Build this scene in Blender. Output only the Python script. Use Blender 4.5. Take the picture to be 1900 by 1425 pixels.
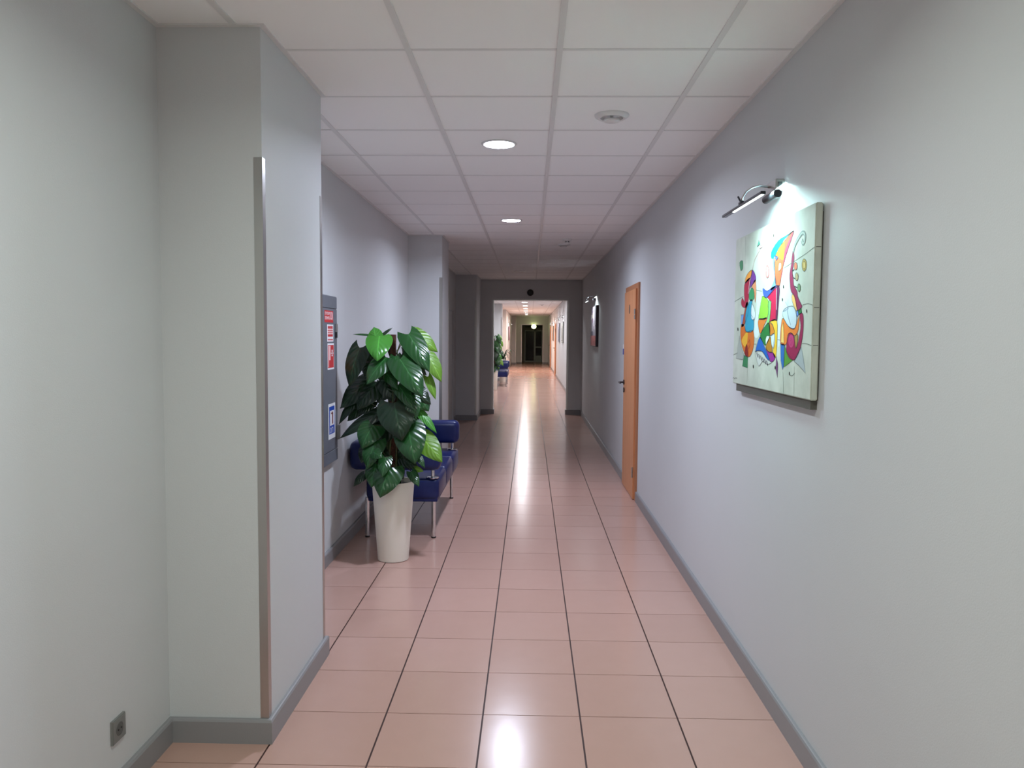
import bpy, bmesh, math, random
from mathutils import Vector, Matrix
from mathutils.geometry import tessellate_polygon
random.seed(7)
for o in list(bpy.data.objects): bpy.data.objects.remove(o)
C = bpy.context.scene.collection
S = bpy.context.scene

# ------------------------------------------------------------------ camera
CAM_Z = 1.5807
F_PX, YAW, PITCH, ROLL = 1435.2, -0.02296, -0.06194, 0.00728
def cam_axes():
    cy, sy, cp, sp = math.cos(YAW), math.sin(YAW), math.cos(PITCH), math.sin(PITCH)
    f = Vector((sy*cp, cy*cp, sp)); r = Vector((cy, -sy, 0)); u = r.cross(f)
    cr, sr = math.cos(ROLL), math.sin(ROLL)
    return r*cr+u*sr, u*cr-r*sr, f
CR, CU, CF = cam_axes()
cam = bpy.data.cameras.new('camera'); cam.sensor_width = 36; cam.lens = F_PX/1900*36
cam.clip_start = .05; cam.clip_end = 200
co = bpy.data.objects.new('camera', cam); C.objects.link(co)
m = Matrix.Identity(4)
for i, a in enumerate((CR, CU, -CF)):
    for j in range(3): m[j][i] = a[j]
m[2][3] = CAM_Z
co.matrix_world = m; S.camera = co
def at(u, v, axis, c):
    """measured point of the photograph on a real plane (axis = c)"""
    d = CR*((u-950)/F_PX)+CU*((712.5-v)/F_PX)+CF
    o = Vector((0, 0, CAM_Z)); t = (c-o[axis])/d[axis]
    return o+d*t

# ------------------------------------------------------------------ light + exposure
w = bpy.data.worlds.new('world'); S.world = w; w.use_nodes = True
w.node_tree.nodes['Background'].inputs[0].default_value = (.6, .65, .7, 1)
w.node_tree.nodes['Background'].inputs[1].default_value = .02
vs = S.view_settings
vs.view_transform = 'Standard'; vs.look = 'None'; vs.gamma = 1; vs.use_curve_mapping = False
vs.exposure = 3.0
# (y, colour, watts) of every ceiling lamp, one per fifth ceiling cell
NEAR = (.90, 1.0, .93); MID = (.82, .90, 1.10); FARW = (.95, .95, 1.0); WARM = (1, .79, .68)
LAMPS = [(-1.37, NEAR, 5.2), (1.632, NEAR, 2.25), (4.632, MID, 4.3), (7.632, MID, 3.9), (13.632, None, 0),
         (16.7, FARW, 2.6), (19.8, FARW, 4), (22.85, FARW, 3.2), (25.9, FARW, 3.2), (28.9, FARW, 2.5),
         (31.9, WARM, 6), (34.9, WARM, 9), (37.9, WARM, 5), (40.9, WARM, .4)]
DIFFUSER = 5.0      # radiance of the lit diffusers themselves
SPREAD = 162
PIC_LIGHT = 1.05
EXIT_GLOW = 1.5

# ------------------------------------------------------------------ helpers
def tag(o, label=None, cat=None, group=None, kind=None):
    if label: o['label'] = label
    if cat: o['category'] = cat
    if group: o['group'] = group
    if kind: o['kind'] = kind
    return o
def empty(name, loc, label, cat, group=None, rz=0):
    o = bpy.data.objects.new(name, None); C.objects.link(o)
    o.location = loc; o.rotation_euler.z = rz; o.empty_display_size = .1
    return tag(o, label, cat, group)
def link(name, me, parent=None, loc=None):
    o = bpy.data.objects.new(name, me); C.objects.link(o)
    if parent is not None:
        o.parent = parent
        if parent.type == 'EMPTY' and loc is None: loc = -parent.location   # meshes are made in world coordinates
    if loc is not None: o.location = loc
    return o
def obj(name, bm, mat, parent=None, smooth=False, loc=None, nested=False):
    bmesh.ops.recalc_face_normals(bm, faces=bm.faces)
    me = bpy.data.meshes.new(name)
    if smooth:
        for f in bm.faces: f.smooth = True
    bm.to_mesh(me); bm.free()
    for mm in (mat if isinstance(mat, (list, tuple)) else [mat]): me.materials.append(mm)
    if smooth == 'auto':
        try: me.set_sharp_from_angle(angle=math.radians(40))
        except Exception: pass
    return link(name, me, parent, loc)
def box(bm, x0, x1, y0, y1, z0, z1, mi=0):
    vs_ = [bm.verts.new(p) for p in ((x0,y0,z0),(x1,y0,z0),(x1,y1,z0),(x0,y1,z0),(x0,y0,z1),(x1,y0,z1),(x1,y1,z1),(x0,y1,z1))]
    for f in ((0,3,2,1),(4,5,6,7),(0,1,5,4),(1,2,6,5),(2,3,7,6),(3,0,4,7)):
        g = bm.faces.new([vs_[i] for i in f]); g.material_index = mi
def B(*boxes):
    bm = bmesh.new()
    for b in boxes: box(bm, *b)
    return bm
def rbox(x0, x1, y0, y1, z0, z1, r, seg=4):
    bm = B((x0, x1, y0, y1, z0, z1))
    bmesh.ops.bevel(bm, geom=list(bm.edges), offset=r, segments=seg, profile=.5, affect='EDGES')
    return bm
def tube(bm, pts, r, n=10, cap=True, mi=0):
    pts = [Vector(p) for p in pts]; rings = []
    rs = r if isinstance(r, (list, tuple)) else [r]*len(pts)
    up = None
    for i, p in enumerate(pts):
        t = (pts[min(i+1, len(pts)-1)]-pts[max(i-1, 0)]).normalized()
        if up is None:
            up = Vector((0, 0, 1)) if abs(t.z) < .9 else Vector((1, 0, 0))
        a = t.cross(up).normalized(); b = a.cross(t).normalized(); up = b
        rings.append([bm.verts.new(p+(a*math.cos(k*math.tau/n)+b*math.sin(k*math.tau/n))*rs[i]) for k in range(n)])
    for i in range(len(rings)-1):
        for k in range(n):
            f = bm.faces.new((rings[i][k], rings[i][(k+1) % n], rings[i+1][(k+1) % n], rings[i+1][k])); f.material_index = mi
    if cap:
        bm.faces.new(rings[0][::-1]).material_index = mi; bm.faces.new(rings[-1]).material_index = mi
def lathe(bm, prof, cx, cy, n=32, mi=0, cap0=False, cap1=False):
    rings = [[bm.verts.new((cx+r*math.cos(k*math.tau/n), cy+r*math.sin(k*math.tau/n), z)) for k in range(n)] for r, z in prof]
    for i in range(len(rings)-1):
        for k in range(n):
            bm.faces.new((rings[i][k], rings[i][(k+1) % n], rings[i+1][(k+1) % n], rings[i+1][k])).material_index = mi
    if cap0: bm.faces.new(rings[0][::-1]).material_index = mi
    if cap1: bm.faces.new(rings[-1]).material_index = mi
def T(fn, *a, **k):
    bm = bmesh.new(); fn(bm, *a, **k); return bm
def copy_tree(o, parent=None):
    c = o.copy(); C.objects.link(c)
    if parent is not None: c.parent = parent
    for ch in list(o.children):
        copy_tree(ch, c)
    return c

# ------------------------------------------------------------------ materials
def mat(name, col, rough=.6, metal=0, spec=.5, bump=None, var=None, coat=0, emit=None):
    m = bpy.data.materials.new(name); m.use_nodes = True
    nt = m.node_tree; p = nt.nodes['Principled BSDF']
    p.inputs['Base Color'].default_value = (*col, 1); p.inputs['Roughness'].default_value = rough
    p.inputs['Metallic'].default_value = metal; p.inputs['Specular IOR Level'].default_value = spec
    p.inputs['Coat Weight'].default_value = coat
    geo = nt.nodes.new('ShaderNodeNewGeometry')
    if bump:
        sc, st, dist = bump
        n = nt.nodes.new('ShaderNodeTexNoise'); n.inputs['Scale'].default_value = sc; n.inputs['Detail'].default_value = 3
        nt.links.new(geo.outputs['Position'], n.inputs['Vector'])
        b = nt.nodes.new('ShaderNodeBump'); b.inputs['Strength'].default_value = st; b.inputs['Distance'].default_value = dist
        nt.links.new(n.outputs['Fac'], b.inputs['Height']); nt.links.new(b.outputs['Normal'], p.inputs['Normal'])
    if var:
        sc, c2, det = var
        n = nt.nodes.new('ShaderNodeTexNoise'); n.inputs['Scale'].default_value = sc; n.inputs['Detail'].default_value = det
        nt.links.new(geo.outputs['Position'], n.inputs['Vector'])
        r = nt.nodes.new('ShaderNodeValToRGB'); r.color_ramp.elements[0].position = .35; r.color_ramp.elements[1].position = .65
        r.color_ramp.elements[0].color = (*col, 1); r.color_ramp.elements[1].color = (*c2, 1)
        nt.links.new(n.outputs['Fac'], r.inputs['Fac']); nt.links.new(r.outputs['Color'], p.inputs['Base Color'])
    if emit:
        p.inputs['Emission Color'].default_value = (*emit[0], 1); p.inputs['Emission Strength'].default_value = emit[1]
    return m
def s2l(r, g, b):
    f = lambda c: ((c/255+.055)/1.055)**2.4 if c > 10 else c/255/12.92
    return (f(r), f(g), f(b))
M = {}
M['wall'] = mat('wall_paint', (.60, .615, .625), .55, spec=.35, bump=(220, .18, .002), var=(1.3, (.585, .60, .61), 2))
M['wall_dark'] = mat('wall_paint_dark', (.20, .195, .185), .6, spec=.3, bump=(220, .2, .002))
M['panel'] = mat('ceiling_panel', (.90, .90, .895), .85, spec=.2, bump=(420, .25, .001))
M['grid'] = mat('ceiling_grid', (.72, .72, .715), .5, spec=.4)
M['plenum'] = mat('ceiling_void', (.12, .12, .12), .9)
M['grout'] = mat('dark_grout', (.045, .017, .012), .5, spec=.3)
M['base'] = mat('grey_skirting', (.26, .255, .262), .42, spec=.5)
M['steel'] = mat('brushed_steel', (.50, .49, .47), .30, metal=1)
M['chrome'] = mat('chrome', (.72, .72, .74), .12, metal=1)
M['darkmetal'] = mat('dark_metal', (.05, .05, .06), .3, metal=.8)
M['black'] = mat('black_plastic', (.008, .008, .009), .4)
M['white'] = mat('white_plastic', (.72, .72, .72), .35)
M['grey_cab'] = mat('grey_cabinet_paint', (.135, .145, .17), .45, spec=.4)
M['grey_door'] = mat('grey_door_paint', (.55, .56, .57), .5)
M['pot'] = mat('cream_pot', (.80, .74, .65), .45, bump=(60, .05, .001))
M['soil'] = mat('soil', (.02, .013, .008), .95, bump=(80, .8, .01))
M['moss'] = mat('coir_pole', (.10, .035, .020), .95, bump=(160, .9, .01), var=(60, (.05, .018, .01), 3))
M['stem'] = mat('green_stem', (.05, .09, .02), .5, var=(30, (.05, .03, .012), 2))
M['leather'] = mat('navy_leather', (.004, .010, .080), .34, spec=.35, bump=(140, .12, .002), var=(9, (.009, .018, .10), 3))
M['red'] = mat('red_print', s2l(200, 38, 45), .4)
M['pink'] = mat('pale_print', s2l(240, 190, 190), .4)
M['paper'] = mat('white_print', s2l(235, 235, 238), .4)
M['blue'] = mat('blue_print', s2l(10, 70, 175), .4)
M['darkred'] = mat('dark_red_print', s2l(120, 20, 30), .4)
M['glass'] = mat('dark_glass', (.004, .009, .009), .25, spec=.15)
M['tealframe'] = mat('grey_green_frame', (.36, .44, .43), .4)
M['socket'] = mat('grey_plastic', (.20, .20, .19), .35)
M['lampoff'] = mat('unlit_diffuser', (.6, .6, .6), .4)

def wood_mat():
    m = mat('beech_veneer', (.50, .25, .13), .42, spec=.45)
    nt = m.node_tree; p = nt.nodes['Principled BSDF']
    g = nt.nodes.new('ShaderNodeNewGeometry'); mp = nt.nodes.new('ShaderNodeMapping')
    mp.inputs['Scale'].default_value = (40, 40, 2.2)
    n = nt.nodes.new('ShaderNodeTexNoise'); n.inputs['Scale'].default_value = 1; n.inputs['Detail'].default_value = 5
    r = nt.nodes.new('ShaderNodeValToRGB'); r.color_ramp.elements[0].position = .3; r.color_ramp.elements[1].position = .7
    r.color_ramp.elements[0].color = (.55, .225, .095, 1); r.color_ramp.elements[1].color = (.66, .29, .135, 1)
    nt.links.new(g.outputs['Position'], mp.inputs['Vector']); nt.links.new(mp.outputs['Vector'], n.inputs['Vector'])
    nt.links.new(n.outputs['Fac'], r.inputs['Fac']); nt.links.new(r.outputs['Color'], p.inputs['Base Color'])
    return m
M['wood'] = wood_mat()
M['woodframe'] = mat('beech_frame', (.44, .18, .085), .45)

TX0, TY0, TSX, TSY = -1.3969, 3.1386, .4045, .4033
def tile_mat():
    m = mat('terracotta_tile', (.46, .275, .225), .20, spec=.45)
    nt = m.node_tree; p = nt.nodes['Principled BSDF']
    g = nt.nodes.new('ShaderNodeNewGeometry')
    # one value per tile: shift and scale the position to the tile grid, then floor it
    mp = nt.nodes.new('ShaderNodeMapping'); mp.vector_type = 'POINT'
    mp.inputs['Location'].default_value = (-TX0/TSX, -TY0/TSY, 0); mp.inputs['Scale'].default_value = (1/TSX, 1/TSY, 0)
    fl = nt.nodes.new('ShaderNodeVectorMath'); fl.operation = 'FLOOR'
    wn = nt.nodes.new('ShaderNodeTexWhiteNoise')
    nt.links.new(g.outputs['Position'], mp.inputs['Vector']); nt.links.new(mp.outputs['Vector'], fl.inputs[0]); nt.links.new(fl.outputs[0], wn.inputs['Vector'])
    n = nt.nodes.new('ShaderNodeTexNoise'); n.inputs['Scale'].default_value = 9; n.inputs['Detail'].default_value = 4
    nt.links.new(g.outputs['Position'], n.inputs['Vector'])
    mx = nt.nodes.new('ShaderNodeMath'); mx.operation = 'MULTIPLY_ADD'; mx.inputs[1].default_value = .55; 
    nt.links.new(wn.outputs['Value'], mx.inputs[0])
    m2 = nt.nodes.new('ShaderNodeMath'); m2.operation = 'MULTIPLY'; m2.inputs[1].default_value = .45
    nt.links.new(n.outputs['Fac'], m2.inputs[0]); nt.links.new(m2.outputs[0], mx.inputs[2])
    r = nt.nodes.new('ShaderNodeValToRGB'); r.color_ramp.elements[0].color = (.47, .285, .23, 1); r.color_ramp.elements[1].color = (.525, .325, .27, 1)
    nt.links.new(mx.outputs[0], r.inputs['Fac']); nt.links.new(r.outputs['Color'], p.inputs['Base Color'])
    n2 = nt.nodes.new('ShaderNodeTexNoise'); n2.inputs['Scale'].default_value = 14; n2.inputs['Detail'].default_value = 2
    nt.links.new(g.outputs['Position'], n2.inputs['Vector'])
    b = nt.nodes.new('ShaderNodeBump'); b.inputs['Strength'].default_value = .05; b.inputs['Distance'].default_value = .004
    nt.links.new(n2.outputs['Fac'], b.inputs['Height']); nt.links.new(b.outputs['Normal'], p.inputs['Normal'])
    return m
M['tile'] = tile_mat()

def leaf_mat(name, col, col2, rough):
    m = mat(name, col, rough, spec=.6)
    nt = m.node_tree; p = nt.nodes['Principled BSDF']
    uv = nt.nodes.new('ShaderNodeUVMap')
    sep = nt.nodes.new('ShaderNodeSeparateXYZ'); nt.links.new(uv.outputs['UV'], sep.inputs[0])
    # x: -1..1 over the blade (0 = midrib), y along it
    ab = nt.nodes.new('ShaderNodeMath'); ab.operation = 'ABSOLUTE'; nt.links.new(sep.outputs['X'], ab.inputs[0])
    k = nt.nodes.new('ShaderNodeMath'); k.operation = 'MULTIPLY_ADD'; k.inputs[1].default_value = -.45
    nt.links.new(ab.outputs[0], k.inputs[0]); nt.links.new(sep.outputs['Y'], k.inputs[2])
    s = nt.nodes.new('ShaderNodeMath'); s.operation = 'MULTIPLY'; s.inputs[1].default_value = 34; nt.links.new(k.outputs[0], s.inputs[0])
    si = nt.nodes.new('ShaderNodeMath'); si.operation = 'SINE'; nt.links.new(s.outputs[0], si.inputs[0])
    b = nt.nodes.new('ShaderNodeBump'); b.inputs['Strength'].default_value = .22; b.inputs['Distance'].default_value = .004
    nt.links.new(si.outputs[0], b.inputs['Height']); nt.links.new(b.outputs['Normal'], p.inputs['Normal'])
    r = nt.nodes.new('ShaderNodeValToRGB')
    r.color_ramp.elements[0].position = 0.0; r.color_ramp.elements[0].color = (*[c*1.9+.01 for c in col2], 1)
    r.color_ramp.elements[1].position = .06; r.color_ramp.elements[1].color = (*col2, 1)
    e = r.color_ramp.elements.new(.8); e.color = (*col, 1)
    nt.links.new(ab.outputs[0], r.inputs['Fac']); nt.links.new(r.outputs['Color'], p.inputs['Base Color'])
    p.inputs['Transmission Weight'].default_value = 0
    tr = nt.nodes.new('ShaderNodeBsdfTranslucent'); nt.links.new(r.outputs['Color'], tr.inputs['Color'])
    mix = nt.nodes.new('ShaderNodeMixShader'); mix.inputs[0].default_value = .22
    out = nt.nodes['Material Output']
    nt.links.new(p.outputs[0], mix.inputs[1]); nt.links.new(tr.outputs[0], mix.inputs[2]); nt.links.new(mix.outputs[0], out.inputs['Surface'])
    return m
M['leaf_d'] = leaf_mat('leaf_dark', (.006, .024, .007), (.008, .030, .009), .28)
M['leaf_g'] = leaf_mat('leaf_green', (.014, .070, .016), (.020, .090, .022), .22)
M['leaf_b'] = leaf_mat('leaf_bright', (.055, .26, .025), (.07, .30, .04), .30)
M['leaf_l'] = leaf_mat('leaf_lime', (.12, .27, .02), (.15, .32, .03), .38)

# ------------------------------------------------------------------ dimensions
XL, XR, ZC = -1.387, 1.04, 2.706          # left wall, right wall, ceiling
XP = -1.0                                  # pillar face
Y0, YP, YP2, YE = -3.0, 15.62, 44.3, 49.4  # back wall, near partition, far partition, end
BH, BT = .095, .018                        # skirting height, thickness

# ------------------------------------------------------------------ floor
floor = tag(obj('floor', B((XL-.1, XR+.1, Y0, YE, -.06, -.0025)), M['grout']), kind='structure')
def tile_mesh(x0, x1):
    bm = bmesh.new(); h = .0018
    xa, xb = x0+.0036, x1-.0036
    box(bm, xa, xb, .0021, TSY-.0021, -.008, -h)
    # slightly rounded top edge: a smaller top face
    top = [f for f in bm.faces if all(abs(v.co.z+h) < 1e-6 for v in f.verts)][0]
    r = bmesh.ops.inset_region(bm, faces=[top], thickness=.0018)
    for v in top.verts: v.co.z = 0
    bmesh.ops.recalc_face_normals(bm, faces=bm.faces)
    me = bpy.data.meshes.new('floor_tile'); bm.to_mesh(me); bm.free(); me.materials.append(M['tile']); return me
cols = [(TX0+TSX*j, TX0+TSX*(j+1)) for j in range(6)]
cols[0] = (XL, cols[0][1]); cols[-1] = (cols[-1][0], XR)
tms = [tile_mesh(a-a, b-a) for a, b in cols]
rest = bmesh.new()
k0 = int((Y0-TY0)/TSY)-1
for k in range(k0, int((YE-TY0)/TSY)+1):
    y = TY0+TSY*k
    for j, (a, b) in enumerate(cols):
        if -4 <= k <= 33:
            o = bpy.data.objects.new('floor_tile', tms[j]); C.objects.link(o); o.parent = floor
            o.location = (a, y, 0)
        else:
            box(rest, a+.0036, b-.0036, y+.0021, y+TSY-.0021, -.008, 0)
tag(obj('floor_tiles', rest, M['tile'], floor), kind='stuff')

# ------------------------------------------------------------------ ceiling
ceiling = tag(obj('ceiling', B((XL-.1, XR+.1, Y0, YE, 2.735, 2.8)), M['plenum']), kind='structure')
cxs = [XL, -1.093, -.493, .107, .707, XR]
CY0 = 3.132
cms = []
for a, b in zip(cxs[:-1], cxs[1:]):
    bm = B((.004, b-a-.004, .004, .596, 0, .015)); me = bpy.data.meshes.new('ceiling_panel')
    bmesh.ops.recalc_face_normals(bm, faces=bm.faces); bm.to_mesh(me); bm.free(); me.materials.append(M['panel']); cms.append(me)
rest = bmesh.new()
for k in range(int((Y0-CY0)/.6)-1, int((YE-CY0)/.6)+1):
    y = CY0+.6*k
    for j, a in enumerate(cxs[:-1]):
        z = 2.7110+random.uniform(-.0008, .0008)
        if -2 <= k <= 20:
            o = bpy.data.objects.new('ceiling_panel', cms[j]); C.objects.link(o); o.parent = ceiling; o.location = (a, y, z)
        else: box(rest, a+.004, cxs[j+1]-.004, y+.004, y+.596, z, z+.015)
tag(obj('ceiling_panels', rest, M['panel'], ceiling), kind='stuff')
for x in cxs[1:-1]:
    obj('ceiling_runner', B((x-.012, x+.012, Y0, YP, ZC, ZC+.006), (x-.0015, x+.0015, Y0, YP, ZC+.006, ZC+.03)), M['grid'], ceiling)
    obj('ceiling_runner', B((x-.012, x+.012, YP+.25, YP2, ZC, ZC+.006)), M['grid'], ceiling)
rest = bmesh.new()
for k in range(int((Y0-CY0)/.6), int((YP2-CY0)/.6)+1):
    y = CY0+.6*k
    segs = [(a+(.012 if j else 0), b-(.012 if j < 4 else 0)) for j, (a, b) in enumerate(zip(cxs[:-1], cxs[1:]))]
    if -1 <= k <= 20:
        obj('cross_tee', B(*[(a, b, y-.009, y+.009, ZC+.0032, ZC+.0065) for a, b in segs]), M['grid'], ceiling)
    else:
        for a, b in segs: box(rest, a, b, y-.009, y+.009, ZC+.0032, ZC+.0065)
tag(obj('cross_tees', rest, M['grid'], ceiling), kind='stuff')

# ------------------------------------------------------------------ walls
def structure(name, bm, m): return tag(obj(name, bm, m), kind='structure')
DOORS = [(7.39, 8.37), (30.9, 31.9), (38.3, 39.3)]; DH = 2.10
wb = []; y = Y0
for a, b in DOORS:
    wb.append((XR, XR+.15, y, a, 0, ZC)); wb.append((XR, XR+.15, a, b, DH, ZC)); y = b
wb.append((XR, XR+.15, y, YE, 0, ZC))
structure('wall_right', B(*wb), M['wall'])
LD = (12.95, 13.95)
structure('wall_left', B((XL-.15, XL, Y0, LD[0], 0, ZC), (XL-.15, XL, LD[0], LD[1], 2.08, ZC), (XL-.15, XL, LD[1], 33, 0, ZC)), M['wall'])
structure('wall_back', B((XL, XR, Y0-.15, Y0, 0, ZC)), M['wall'])
# near partition with its opening
OX0, OX1, OZ = -.742, .742, 2.30
structure('wall_partition_near', B((XL, OX0, YP, YP+.25, 0, ZC), (OX1, XR, YP, YP+.25, 0, ZC), (OX0, OX1, YP, YP+.25, OZ, ZC)), M['wall'])
def pillar(y0, y1, name='wall_pillar', x0=XL, x1=XP):
    return structure(name, B((x0, x1, y0, y1, 0, ZC)), M['wall'])
P1, P2, P3, P4 = (2.89, 3.71), (8.77, 9.46), (14.42, YP), (27.2, 28.0)
for p in (P1, P2, P3, P4): pillar(*p)
structure('wall_left_far', B((XL-.15, -1.04, 33, YP2, 0, ZC)), M['wall'])
pillar(43.2, YP2, x0=-1.04, x1=-.79)
structure('wall_partition_far', B((-.79, -.475, YP2, YP2+.25, 0, ZC), (.715, XR, YP2, YP2+.25, 0, ZC), (-.475, .715, YP2, YP2+.25, 2.22, ZC)), M['wall'])
structure('wall_far_room', B((-1.15, -1.04, YP2+.25, YE, 0, ZC)), M['wall_dark'])
structure('wall_far_end', B((-1.04, XR, YE-.1, YE, 0, ZC)), M['wall_dark'])

# skirting: bevelled top edge
def skirt(name, pts):
    """run along a polyline; the wall is on the left of the direction, the board on the right"""
    bm = bmesh.new(); n = len(pts); P = [Vector(p) for p in pts]; offs = []
    for i in range(n):
        ds = []
        if i > 0: ds.append((P[i]-P[i-1]).normalized())
        if i < n-1: ds.append((P[i+1]-P[i]).normalized())
        ns = [Vector((d.y, -d.x)) for d in ds]
        offs.append(ns[0] if len(ns) == 1 else (ns[0]+ns[1])/(1+ns[0].dot(ns[1])))
    prof = [(0, 0), (BT, 0), (BT, BH-.010), (BT-.004, BH-.002), (BT-.009, BH), (0, BH)]
    rings = [[bm.verts.new((P[i].x+offs[i].x*a, P[i].y+offs[i].y*a, z)) for a, z in prof] for i in range(n)]
    for i in range(n-1):
        for k in range(6):
            bm.faces.new((rings[i][k], rings[i][(k+1) % 6], rings[i+1][(k+1) % 6], rings[i+1][k]))
    bm.faces.new(rings[0]); bm.faces.new(rings[-1])
    return structure(name, bm, M['base'])
skirt('baseboard_left', [(XL, Y0), (XL, P1[0]), (XP, P1[0]), (XP, P1[1]), (XL, P1[1]), (XL, P2[0]), (XP, P2[0]), (XP, P2[1]), (XL, P2[1]), (XL, LD[0])])
skirt('baseboard_left', [(XL, LD[1]), (XL, P3[0]), (XP, P3[0]), (XP, YP), (OX0, YP), (OX0, YP+.25), (XL, YP+.25), (XL, P4[0]), (XP, P4[0]), (XP, P4[1]), (XL, P4[1]), (XL, 33), (-1.04, 33), (-1.04, 43.2), (-.79, 43.2), (-.79, YP2), (-.475, YP2)])
skirt('baseboard_right', [(XR, DOORS[0][0]), (XR, Y0)])
skirt('baseboard_right', [(OX1, YP), (XR, YP), (XR, DOORS[0][1])])
skirt('baseboard_right', [(XR, DOORS[1][0]), (XR, YP+.25), (OX1, YP+.25), (OX1, YP)])
skirt('baseboard_right', [(XR, DOORS[2][0]), (XR, DOORS[1][1])])
skirt('baseboard_right', [(.715, YP2), (XR, YP2), (XR, DOORS[2][1])])
# perimeter angle of the ceiling grid
def edge_trim(name, *boxes): structure(name, B(*boxes), M['grid'])
z0, z1, tw = ZC-.001, ZC+.008, .020
edge_trim('trim_1', (XR-tw, XR, Y0, YP, z0, z1))
edge_trim('trim_2', (XL, XL+tw, Y0, P1[0]-tw, z0, z1), (XL, XP+tw, P1[0]-tw, P1[0], z0, z1), (XP, XP+tw, P1[0], P1[1]+tw, z0, z1), (XL, XP, P1[1], P1[1]+tw, z0, z1),
          (XL, XL+tw, P1[1]+tw, P2[0]-tw, z0, z1), (XL, XP+tw, P2[0]-tw, P2[0], z0, z1), (XP, XP+tw, P2[0], P2[1]+tw, z0, z1), (XL, XP, P2[1], P2[1]+tw, z0, z1), (XL, XL+tw, P2[1]+tw, P3[0]-tw, z0, z1))
edge_trim('trim_3', (XP, XR-tw, YP-tw, YP, z0, z1), (XL, XP+tw, P3[0]-tw, P3[0], z0, z1), (XP, XP+tw, P3[0], YP-tw, z0, z1))

# steel corner guards
def guard(label, x, y, sx, sy, ztop=2.235, g='steel corner guards on the pillars', w=.031):
    """L profile at a wall corner (x, y); legs run sx along x and sy along y away from the corner"""
    t = .0016; bm = bmesh.new()
    xa, xb = sorted((x, x+sx*w)); ya, yb = sorted((y, y+sy*w))
    ox = x-sx*t; oy = y-sy*t
    pts = [(ox, oy), (x+sx*w, oy), (x+sx*w, y), (x, y), (x, y+sy*w), (ox, y+sy*w)]
    lo = [bm.verts.new((*p, BH+.001)) for p in pts]; hi = [bm.verts.new((*p, ztop)) for p in pts]
    for k in range(6): bm.faces.new((lo[k], lo[(k+1) % 6], hi[(k+1) % 6], hi[k]))
    for q in (lo, hi):
        bm.faces.new((q[0], q[1], q[2], q[3])); bm.faces.new((q[0], q[3], q[4], q[5]))
    return tag(obj('corner_guard', bm, M['steel']), label, 'corner guard', g)
guard('tall brushed steel guard on the near corner of the nearest left pillar', XP, P1[0], -1, 1)
guard('thin steel guard on the nearest pillar corner, beside the grey fire cabinet', XP, P1[1], -1, -1)
guard('steel guard on the near corner of the second left pillar, behind the leafy plant', XP, P2[0], -1, 1)
guard('steel guard on the far corner of the second left pillar', XP, P2[1], -1, -1)
guard('steel guard on the corner of the dark third left pillar before the partition', XP, P3[0], -1, 1)
guard('steel guard on the left edge of the near partition opening', OX0, YP, -1, 1, OZ, 'steel guards around the near opening')
guard('steel guard on the right edge of the near partition opening', OX1, YP, 1, 1, OZ, 'steel guards around the near opening')
guard('distant steel guard on the pale pillar beyond the near opening', XP, P4[0], -1, 1)
guard('distant steel guard on the pillar left of the dark glass door', -.79, 43.2, -1, 1)
guard('distant steel guard on the left edge of the far dark opening', -.475, YP2, -1, 1, 2.22, 'steel guards around the far opening')
guard('distant steel guard on the right edge of the far dark opening', .715, YP2, 1, 1, 2.22, 'steel guards around the far opening')
tag(obj('corner_guard', B((OX0, OX1, YP-.0016, YP, OZ, OZ+.02), (OX0, OX1, YP, YP+.03, OZ-.0016, OZ)), M['steel']), 'horizontal steel edging along the head of the near partition opening', 'corner guard')
tag(obj('corner_guard', B((-.475, .715, YP2-.0016, YP2, 2.22, 2.25), (-.475, .715, YP2, YP2+.03, 2.2184, 2.22)), M['steel']), 'horizontal steel edging along the head of the far dark opening', 'corner guard')

# ------------------------------------------------------------------ doors
def wood_door(name, y0, y1, detail=True):
    leaf0, leaf1 = y0+.065, y1-.065; fx, lx = XR-.018, XR-.036
    fr = structure(name, B((fx, XR+.12, y0, leaf0+.008, 0, DH), (fx, XR+.12, leaf1-.008, y1, 0, DH), (fx, XR+.12, leaf0+.008, leaf1-.008, DH-.062, DH)), M['woodframe'])
    lf = obj('door_leaf', rbox(lx, lx+.045, leaf0, leaf1, .008, DH-.055, .003, 2), M['wood'], fr)
    hy = leaf1-.075
    def sub(n, bm, mm, sm=False): return obj(n, bm, mm, lf, smooth=sm)
    bm = bmesh.new()
    tube(bm, [(lx+.002, hy, 1.10), (lx-.012, hy, 1.10)], .026, 16)
    tube(bm, [(lx-.010, hy, 1.10), (lx-.048, hy, 1.10), (lx-.056, hy-.006, 1.10), (lx-.058, hy-.02, 1.10), (lx-.056, hy-.12, 1.098)], [.009, .009, .010, .010, .008], 10)
    sub('door_handle', bm, M['darkmetal'], 'auto')
    bm = bmesh.new(); tube(bm, [(lx+.002, hy, 1.018), (lx-.010, hy, 1.018)], .026, 16); sub('keyhole_plate', bm, M['darkmetal'], 'auto')
    for z in (1.80, .27):
        bm = bmesh.new(); tube(bm, [(lx-.006, leaf0-.004, z-.05), (lx-.006, leaf0-.004, z-.008)], .008, 10); tube(bm, [(lx-.006, leaf0-.004, z-.004), (lx-.006, leaf0-.004, z+.05)], .008, 10)
        sub('hinge', bm, M['steel'], 'auto')
    if detail:
        bm = bmesh.new(); lathe(bm, [(.032, 0), (.032, .004)], 0, 0, 20, cap0=True, cap1=True)
        bmesh.ops.transform(bm, matrix=Matrix.Translation((lx+.001, (leaf0+leaf1)/2, 1.86)) @ Matrix.Rotation(-math.pi/2, 4, 'Y') @ Matrix.Scale(1.45, 4, (1, 0, 0)), verts=bm.verts)
        sub('number_plate', bm, M['darkmetal'])
    return fr
wood_door('door_1', *DOORS[0])
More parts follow.
